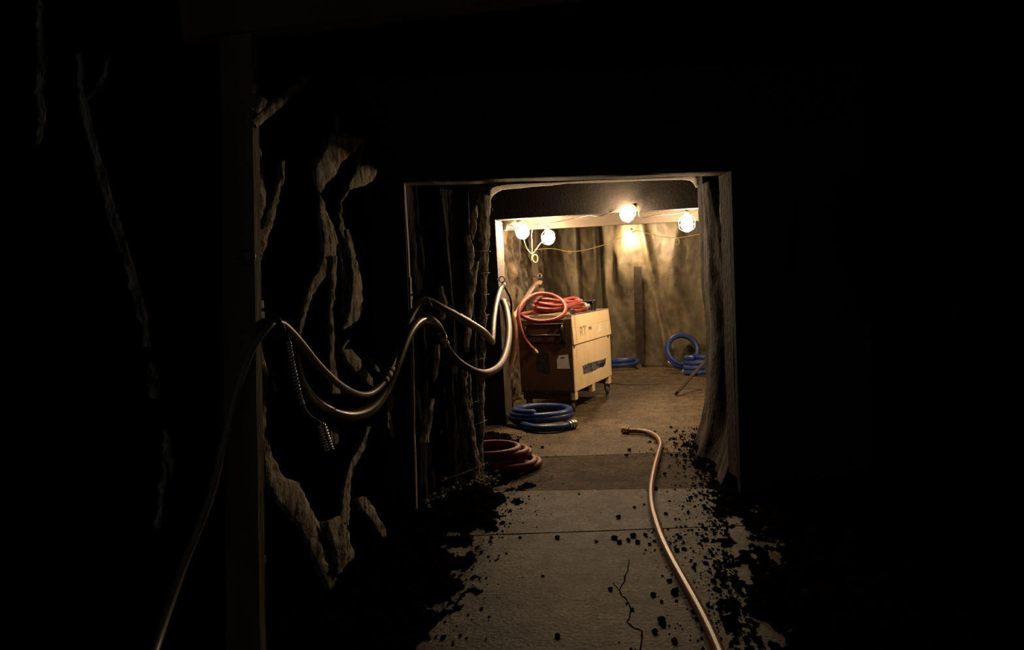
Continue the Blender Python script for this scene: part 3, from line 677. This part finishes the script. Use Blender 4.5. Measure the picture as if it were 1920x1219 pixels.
t, P5 = hose('hanging_hose', 'pale pink hose draped from the hook on the lit room post down behind the box',
    [(1016, 531, 10.5), (1010, 530, 10.5), (1003, 535, 10.45), (993, 548, 10.2), (984, 562, 9.9), (975, 577, 9.6), (968, 588, 9.3), (958, 598, 9.1), (950, 606, 9.0)], .034, PINKHOSE)
t, P6 = hose('hanging_hose', 'short cream hose end hanging bright below the rear hook',
    [(1016, 543, 10.3), (1013, 552, 10.25), (1009, 565, 10.2), (1006, 582, 10.1)], .045, CLEARHOSE)

# spiral wrapped dark hose end with bright wire
t = thing('spiral_hose', 'black hose end wrapped in bright steel spiral dangling below the near hook', 'hose', at(542, 642, y=2.75))
core = spline([at(p[0], p[1], y=p[2]) for p in [(536, 615, 2.70), (540, 640, 2.73), (550, 695, 2.78), (565, 755, 2.84), (580, 780, 2.87), (600, 795, 2.9), (610, 820, 2.92), (618, 845, 2.93)]], 12)
MB().tube(core, .008, 10).build('core', RUBBER, t, True, loc=t.location)
def helix(core, R, turns, r):
    L = len(core); pts = []; N = turns * 10
    for i in range(N + 1):
        s = i / N * (L - 1); k = min(int(s), L - 2); p = core[k].lerp(core[k + 1], s - k); d = (core[k + 1] - core[k]).normalized()
        u = d.cross(Vector((0, 1, 0))).normalized(); w = d.cross(u); a = i / 10 * 2 * math.pi; pts.append(p + (u * math.cos(a) + w * math.sin(a)) * R)
    return MB().tube(pts, r, 5)
helix(core[12:38], .0095, 20, .0032).build('steel_spiral', CHROME, t, True, loc=t.location)
helix(core[60:], .015, 10, .0055).build('steel_spiral', CHROME, t, True, loc=t.location)

# ------------------------------------------------------------------ job box
ya = math.atan2(.36, 1.31)
CR = Matrix.Rotation(-ya, 3, 'Z')
CO = Vector((-.715, 8.20, 0))           # near right corner of the body on the floor
def cb(x, y, z): return CO + CR @ Vector((x, y, z))   # x: 0 at side, negative into the box; y along its length
LB, WB = 1.38, .66
box = thing('job_box', 'tan steel wheeled tool chest under the lamps with red hose on its lid', 'tool chest', cb(-WB / 2, LB / 2, 0))
BL = box.location.copy()
def cbox(x0, x1, y0, y1, z0, z1, name, m, bev=.004, label=None, parent=None):
    b = MB(); b.box(cb((x0 + x1) / 2, (y0 + y1) / 2, (z0 + z1) / 2), (x1 - x0, y1 - y0, z1 - z0), CR, bev)
    o = b.build(name, m, parent or box, loc=BL)
    if parent: o.location = Vector((0, 0, 0))
    if label: o['label'] = label
    return o
cbox(-WB, 0, .012, LB, .235, .80, 'side_panel', TAN, .006)
cbox(-WB + .01, -.006, .0, .014, .235, 1.05, 'end_panel', TANSHADE, .002, 'scuffed tan end panel with its shade painted in')  # end turned from the lamps, its shade painted as dark tan
# lid: skirt slightly flared, then upper band
def lidpart(z0, z1, o0, o1, name):
    vs = []
    for z, o in ((z0, o0), (z1, o1)):
        for x, y in ((-WB - o, -o * .3 + .014), (o, -o * .3 + .014), (o, LB + o), (-WB - o, LB + o)): vs.append(cb(x, y, z))
    m = MB(); m.add(vs, [(3, 2, 1, 0), (4, 5, 6, 7), (0, 1, 5, 4), (1, 2, 6, 5), (2, 3, 7, 6), (3, 0, 4, 7)]); return m.build(name, TAN, box, loc=BL)
lidpart(.765, .945, .014, .004, 'lid_skirt')
lidpart(.947, 1.085, .003, -.004, 'lid')
cbox(-WB + .002, -.002, .012, LB - .01, 1.085, 1.093, 'lid_top', OLDWOOD, .002, 'dull brown lid top')
# skids and casters
for y0 in (.02, .62, 1.27):
    cbox(-WB + .02, -.062, y0 + .01, y0 + .08, .15, .236, 'skid', TANSHADE, .003, 'tan skid rail with its shade painted in'); cbox(-.06, -.004, y0, y0 + .085, .145, .236, 'foot', TAN, .003)  # rails coloured with the shade under the chest, feet in plain tan
for sx in (-.05, -WB + .08):
    for y0 in (.06, 1.31):
        c = cb(sx, y0, .065)
        w = MB(); ax = CR @ Vector((1, .25, 0)); w.lathe([(.03, -.018), (.058, -.018), (.063, -.012), (.063, .012), (.058, .018), (.03, .018)], c, ax, 22)
        wo = w.build('caster', CASTER, box, True, loc=BL)
        h = MB(); h.lathe([(.012, -.025), (.024, -.024), (.024, .024), (.012, .025)], c, ax, 12); ho = h.build('hub', METAL, box, loc=BL); ho.parent = wo; ho.location = (0, 0, 0)
        f = MB()
        for k in (-1, 1):
            f.box(c + ax.normalized() * .028 * k + Vector((0, 0, .035)), (.004, .035, .09), CR, .001)
        f.box(c + Vector((0, 0, .078)), (.075, .09, .008), CR, .001)
        fo = f.build('fork', DKMETAL, box, loc=BL); fo.parent = wo; fo.location = (0, 0, 0)
# end handle: recess frame and bar
EX = lambda px, py: None
def endbar(a, b, r, name='handle_bar'):
    MB().tube([cb(*a), cb(*b)], r, 10).build(name, BLACKSTEEL, box, True, loc=BL)
HB = MB(); fr = [(-.53, -.012, 1.00), (-.10, -.012, 1.00), (-.085, -.012, .985), (-.085, -.012, .81), (-.10, -.012, .79), (-.53, -.012, .79), (-.55, -.012, .81), (-.55, -.012, .985)]
HB.tube(spline([cb(*p) for p in fr + [fr[0]]], 4), .008, 8); HB.build('handle_frame', BLACKSTEEL, box, True, loc=BL)
MB().tube([cb(-.545, -.04, .875), cb(-.10, -.04, .875)], .017, 12).build('handle', BLACKSTEEL, box, True, loc=BL)
MB().tube(spline([cb(-.10, .0, .985), cb(-.10, -.035, .95), cb(-.10, -.04, .875), cb(-.10, -.03, .82), cb(-.12, 0, .79)], 5), .02, 12).build('handle', BLACKSTEEL, box, True, loc=BL)
MB().tube(spline([cb(-.55, .0, .985), cb(-.545, -.03, .95), cb(-.545, -.04, .875), cb(-.545, -.02, .81), cb(-.53, 0, .79)], 5), .014, 12).build('handle', BLACKSTEEL, box, True, loc=BL)
# stickers on the end
def endpoly(pts, m, name, label, d=-.003):
    v = [cb(x, d, z) for x, z in pts] + [cb(x, .004, z) for x, z in pts]; n = len(pts)
    mm = MB(); mm.add(v, [tuple(range(n)), tuple(reversed(range(n, 2 * n)))] + [(i, i + n, (i + 1) % n + n, (i + 1) % n) for i in range(n)])
    o = mm.build(name, m, box, loc=BL); o['label'] = label; return o
endpoly([(-.195, .50), (-.195, .60), (-.165, .65), (-.06, .66), (-.045, .50)], WHITE, 'sticker', 'white torn sticker with a small dark mark')
endpoly([(-.145, .615), (-.10, .622), (-.10, .63), (-.145, .63)], INKDK, 'sticker_mark', 'dark mark on the white sticker', -.005)
endpoly([(-.44, .49), (-.43, .66), (-.37, .69), (-.29, .68), (-.28, .46), (-.32, .45)], DARKST, 'sticker', 'black scuffed patch')
endpoly([(-WB + .012, .235), (-.01, .235), (-.01, .26), (-WB + .012, .26)], DARKST, 'bottom_lip', 'dark bottom edge', -.006)
# side marks.  (y along, z)
def sidepoly(pts, m, name, label, d=.002, sk=0):
    v = [cb(d + sk, y, z) for y, z in pts] + [cb(-.003, y, z) for y, z in pts]; n = len(pts)
    mm = MB(); mm.add(v, [tuple(range(n)), tuple(reversed(range(n, 2 * n)))] + [(i, i + n, (i + 1) % n + n, (i + 1) % n) for i in range(n)])
    o = mm.build(name, m, box, loc=BL); o['label'] = label; return o
def sy(px, py):  # point of the chest side seen there
    n = CR @ Vector((1, 0, 0)); d = ray(px, py); tt = n.dot(CO - CAM) / n.dot(d); p = CR.transposed() @ (CAM + d * tt - CO); return (p.y, p.z)
def sq(l): return [sy(*p) for p in l]
sidepoly(sq([(1092, 686), (1104, 681), (1119, 677), (1131, 674), (1136, 671), (1135, 682), (1131, 688), (1125, 689), (1112, 696), (1094, 702)]), GREYST, 'label_strip', 'scuffed grey torn label')
sidepoly(sq([(1119, 684), (1126, 681), (1134, 677), (1134, 683), (1130, 688), (1122, 686)]), BLUEST, 'label_strip', 'navy remnant of the torn label', .004)
sidepoly(sq([(1121, 611), (1126, 609.5), (1126, 624.5), (1121, 627)]), WHITE, 'sticker', 'white upright sticker', .003, .007)
sidepoly(sq([(1110.5, 629), (1117, 627), (1118, 629), (1111, 631.5)]), WHITE, 'sticker', 'small white label', .003, .007)
sidepoly(sq([(1136, 609), (1138.5, 608), (1139, 615), (1137, 617)]), WHITE, 'sticker', 'small oval white sticker', .003, .007)
sidepoly([(.025, .725), (.065, .725), (.065, .755), (.025, .755)], DARKST, 'lock_hole', 'near dark lock hole', .004)
sidepoly([(1.27, .725), (1.31, .725), (1.31, .755), (1.27, .755)], DARKST, 'lock_hole', 'far dark lock hole', .004)
q1 = sy(1077, 650); q2 = sy(1078, 682)
so_ = MB(); so_.tube([cb(-.001, .11, 1.08), cb(.0035, .11, .95), cb(.0145, .115, .775)], .0016, 5); so_.tube([cb(0, .12, .75), cb(0, .125, .60)], .0016, 5); so_.build('scratch', INKDK, box, loc=BL)['label'] = 'long dark vertical scratch'
def text(s, l, sz, m, d, name='writing'):
    cu = bpy.data.curves.new(name, 'FONT'); cu.body = s; cu.size = sz; cu.extrude = .0006
    o = bpy.data.objects.new(name, cu); dg = bpy.context.evaluated_depsgraph_get; COL.objects.link(o); bpy.context.view_layer.update()
    me = bpy.data.meshes.new_from_object(o.evaluated_get(dg())); COL.objects.unlink(o); bpy.data.objects.remove(o)
    me.materials.clear(); me.materials.append(m); o = bpy.data.objects.new(name, me); COL.objects.link(o); o.parent = box
    y, z = sy(*l); xx = CR @ Vector((0, 1, 0)); zz = Vector((0, 0, 1)); nx = CR @ Vector((1, 0, 0))
    R = Matrix((xx, zz, nx)).transposed().to_4x4(); R.translation = cb(d, y, z) - BL; o.matrix_local = R; return o
text('RT', (1086.5, 634), .19, INK, .0094)['label'] = 'faded hand-painted letters RT'
text('UNIL', (1102, 619.5), .06, INKDK, .0076)['label'] = 'small dark stencilled writing'
# things on the chest
ZT = 1.093
t = thing('red_hose', 'coiled red rubber hose piled on the chest lid, brass end hanging in front', 'hose', cb(-.33, .4, ZT))
pth = [at(p[0], p[1], y=p[2]) for p in [(1001, 656, 8.05), (992, 647, 8.05), (982, 632, 8.06), (975, 612, 8.08), (972, 592, 8.12), (976, 575, 8.2), (990, 559, 8.35), (1010, 551, 8.45), (1034, 553, 8.5), (1054, 564, 8.45), (1061, 577, 8.32), (1056, 590, 8.2), (1038, 600, 8.12), (1012, 603, 8.12), (990, 598, 8.18), (978, 590, 8.3)]]
cc = cb(-.33, .42, 0)
ang0 = math.pi * 1.05
for i in range(4 * 14):
    a = ang0 + i / 14 * 2 * math.pi * -1; k = i / 14
    rx = .30 - .02 * k + .015 * math.sin(i * 1.3); ry = .36 - .05 * math.sin(k * 2.2)
    z = ZT + .03 + .034 * k + .022 * math.sin(i * .9 + k)
    pth.append(cb(-.33 + rx * math.cos(a) * .98, .46 + ry * math.sin(a), z))
for p in [(-.45, .5, ZT + .16), (-.2, .62, ZT + .12), (-.05, .62, ZT + .06), (-.04, .4, ZT + .032), (-.07, .22, ZT + .03)]: pth.append(cb(*p))
MB().tube(spline(pth, 6), .022, 12).build('tube', REDHOSE, t, True, loc=t.location)
coupling(t, pth[0], at(1006, 663, y=8.05), .02, BRASS, 'brass_end')
coupling(t, pth[-1], cb(-.02, .12, ZT + .03), .02, METAL, 'fitting')
# power tool / can
t = thing('spray_can', 'dusty silver can lying on the chest lid behind the red hose', 'can', cb(-.10, .62, ZT))
c = cb(-.13, .70, ZT + .05); d = CR @ Vector((.5, .3, .12)); b = MB(); b.lathe([(.04, -.12), (.05, -.115), (.05, .06), (.042, .075), (.02, .09), (.02, .11)], c, d, 18); b.build('body', NAVYBAG, t, True, loc=t.location)
b = MB(); b.lathe([(.052, -.04), (.053, -.04), (.053, .03), (.052, .03)], c, d, 18); b.build('band', BLACKSTEEL, t, True, loc=t.location)
t = thing('meter_box', 'small black open-framed box standing on the chest lid beside the can', 'box', cb(-.1, .95, ZT))
b = MB()
for z in (0, .115): b.box(cb(-.12, .93, ZT + .006 + z), (.17, .10, .01), CR, .002)
for x in (-.2, -.04): b.box(cb(x, .93, ZT + .065), (.01, .10, .12), CR, .002)
b.build('frame', DKMETAL, t, loc=t.location); b = MB(); b.box(cb(-.13, .95, ZT + .06), (.13, .05, .1), CR, .008); b.build('body', BLACKSTEEL, t, loc=t.location)

# ------------------------------------------------------------------ coils on the floor
def coil(c, loops, r, m, label, rx, ry, rz=0, tilt=None, dz=None, wob=.02, tail=None, group=None, name='hose_coil', fit=METAL, phase=0, spread=0, zj=0, shrink=0):
    c = Vector(c); R = tilt if tilt is not None else Matrix.Identity(3); pts = []; N = 22; dz = dz if dz is not None else r * 1.9
    for i in range(int(loops * N) + 1):
        k = i / N; a = phase + 2 * math.pi * k
        w = 1 - shrink * k + wob * math.sin(k * 5.1 + 1) + wob * .6 * math.sin(i * .37)
        z = r + dz * k * (1 + zj * math.sin(a))
        pts.append(c + R @ Vector((rx * w * math.cos(a) + spread * math.sin(k * 2.1), ry * w * math.sin(a) + spread * math.cos(k * 1.7), z)))
    if tail: pts = [Vector(p) for p in tail] + pts
    t = thing(name, label, 'hose', c, group); MB().tube(spline(pts, 3), r, 12).build('tube', m, t, True, loc=c)
    d = (pts[0] - pts[1]).normalized(); coupling(t, pts[0] - d * .02, pts[0] + d * .07, r * .85, fit)
    return t, pts
e0 = at(1068, 797, z=.04); e1 = at(1045, 802, z=.04); e2 = at(1005, 803, z=.04); e3 = at(972, 793, z=.04)
coil((-1.03, 7.70, .035), 2.25, .037, BLUEHOSE, 'stack of thick blue hose in front of the wheeled chest', .315, .27, wob=.015, tail=[e0, e1, e2, e3], phase=math.pi * 1.0, dz=.036, shrink=.05, zj=0)
coil(at(1170, 677, y=12.1) * Vector((1, 1, 0)) if False else (at(1168, 677, y=12.1).x, 12.1, 0), 1.9, .036, BLUEHOSE, 'flat coil of blue hose at the back wall beside the chest', .23, .20, wob=.03, phase=.2)
Rt = Matrix.Rotation(math.radians(-18), 3, 'Z') @ Matrix.Rotation(math.radians(68), 3, 'X')
cA = at(1277, 660, y=11.55)
# standing coil leaning on the back wall
axu = Vector((.96, .1, .25)).normalized(); nrm = Vector((.15, -.93, .35)).normalized(); axv = nrm.cross(axu).normalized(); axu = axv.cross(nrm)
Rl = Matrix((axu, axv, nrm)).transposed()
if (Rl @ Vector((0, 1, 0))).z < 0: Rl = Matrix((axu, -axv, nrm)).transposed()
t_, pp = coil(cA, 2.4, .036, BLUEHOSE, 'blue hose coil standing against the back wall', .245, .25, wob=.02, tilt=Rl, dz=.05, shrink=.05, phase=math.pi * 1.2)
cBp = at(1305, 681, y=11.15)
coil((cBp.x + .05, 11.15, .0), 3.2, .036, BLUEHOSE, 'blue hose coil half hidden by the right cladding', .20, .2, wob=.05, dz=.07, phase=math.pi)
# dusty red coil by the pillar
cR = at(935, 880, z=0)
coil((-1.17, 5.86, .0), 5.6, .026, REDDK, 'dusty red hose coil on the floor behind the wire-tied pillar', .30, .25, wob=.07, dz=.027, phase=math.pi * 1.52, spread=.035, shrink=.05, fit=BRASS)
# long floor hose
pf = [(1178, 808, .03), (1195, 808, .03), (1215, 811, .03), (1231, 819, .03), (1239, 832, .03), (1235, 850, .03), (1227, 880, .03), (1221, 915, .03), (1222, 945, .03), (1229, 975, .03), (1241, 1010, .03), (1260, 1050, .03), (1283, 1092, .03), (1307, 1135, .03), (1330, 1180, .03), (1350, 1225, .03), (1380, 1300, .03)]
pts = spline([at(a, b, z=.024) for a, b, _ in pf], 8)
t = thing('floor_hose', 'long dusty pink hose snaking along the concrete floor to the foreground', 'hose', pts[0])
MB().tube(pts, .0225, 14).build('tube', FLOORHOSE, t, True, loc=pts[0]); coupling(t, pts[0], at(1167, 806, z=.03), .022, BRASS, 'brass_end')
# floor cord
pts = spline([at(a, b, z=.006) for a, b in [(1120, 716), (1150, 719), (1180, 721), (1210, 721), (1245, 719), (1275, 720), (1290, 725), (1315, 730), (1340, 731)]], 6)
tag(MB().tube(pts, .006, 8).build('extension_cord', CORD, None, True), 'thin dark cord lying across the lit room floor', 'cord')
# leaning plank
a = at(1268, 738, z=.03); b = at(1345, 652, y=9.75); d = (b - a).normalized(); tt = (1.42 - a.x) / d.x; b = a + d * tt
pk = MB(); pk.beam(a, b, .035, .09, up=(0, -1, .3), bev=.003); tag(pk.build('plank', mat('brown_plank', (.035, .024, .017), .7, col2=(.06, .042, .03))), 'brown wooden plank leaning down to the floor at the right of the lit room', 'plank')

# ------------------------------------------------------------------ soil
def bank(name, label, edge, wallx, y0, y1, hmax, seed):
    nx, ny = 130, int((y1 - y0) * 50); vs = []; fs = []
    for j in range(ny + 1):
        y = y0 + (y1 - y0) * j / ny; e = edge(y); sgn = 1 if wallx > e else -1
        for i in range(nx + 1):
            t = i / nx; x = e - sgn * .28 + (wallx - e + sgn * .28) * t
            d = (x - e) * sgn
            h = .05 * d + .10 * noise.fractal(Vector((x * 2.2, y * 1.3, seed)), 1, 2, 5) * .35 + .045 * noise.fractal(Vector((x * 8, y * 5, seed)), .6, 2, 6)
            if d > 0: h += hmax * min(1, d / .6) ** 1.2
            else: h += d * .22
            f = min(1, (j / ny) * 12, (1 - j / ny) * 12)
            vs.append((x, y, max(-.04, h * 1.0 - (1 - f) * .1)))
    for j in range(ny):
        for i in range(nx):
            q = j * (nx + 1) + i; fs.append((q, q + 1, q + nx + 2, q + nx + 1) if wallx > 0 else (q + nx + 1, q + nx + 2, q + 1, q))
    m = MB(); m.add(vs, fs); o = m.build(name, SOIL, None, True); return tag(o, label, 'soil', kind='stuff')
def lerp(tab, y):
    if y <= tab[0][0]: return tab[0][1]
    for (a, b), (c, d) in zip(tab, tab[1:]):
        if y <= c: return b + (d - b) * (y - a) / (c - a)
    return tab[-1][1]
EL = [(2.2, -.98), (3, -.93), (4, -.93), (4.8, -.90), (5.3, -.93), (6, -1.05), (6.6, -1.10), (7.0, -1.18), (7.5, -1.35)]
ER = [(2.2, .42), (3, .40), (3.6, .38), (4.2, .42), (5, .46), (5.8, .45), (6.3, .38), (6.8, .45), (7.2, .62)]
bank('soil_bank', 'black soil heaped along the left wall', lambda y: lerp(EL, y) - .03, -1.62, 1.0, 7.55, .05, 4)
bank('soil_bank', 'black soil spilled along the right side of the concrete', lambda y: lerp(ER, y) + .03, 1.5, 1.0, 7.4, .05, 14)
cr_ = MB()
for i in range(3200):
    right = random.random() < .85; y = random.uniform(2.3, 7.3); e = lerp(ER if right else EL, y); s = -1 if right else 1
    d = random.expovariate(9.0) - .04
    if right and 4.0 < y < 4.45 and random.random() < .5: d = random.uniform(0, .42)
    r = min(.016, .002 + random.expovariate(330)); cr_.lump((e + s * d, y, r * .35), r)
tag(cr_.build('soil_crumbs', SOIL), 'loose black soil crumbs scattered at the edges of the concrete', 'soil', kind='stuff')
lumpspots = [(1152, 1010), (1162, 1018), (1178, 1014), (1187, 1006), (1175, 855), (1180, 845), (1045, 1009), (1265, 1112), (1228, 1186), (1243, 1170), (1290, 962), (1305, 930), (1240, 1165), (1283, 855), (1258, 802), (1262, 1050), (1196, 1018), (1210, 1004), (1160, 971), (1255, 1090), (1230, 918), (1307, 1002)]
c0 = None
for px, py in lumpspots:
    p = at(px, py, z=0); r = random.uniform(.010, .020); p.z = r * .45; b = MB(); b.lump(p, r)
    tag(b.build('soil_clod', SOIL, loc=p), 'black soil clod lying on the concrete', 'soil clod', 'soil clods on the concrete')
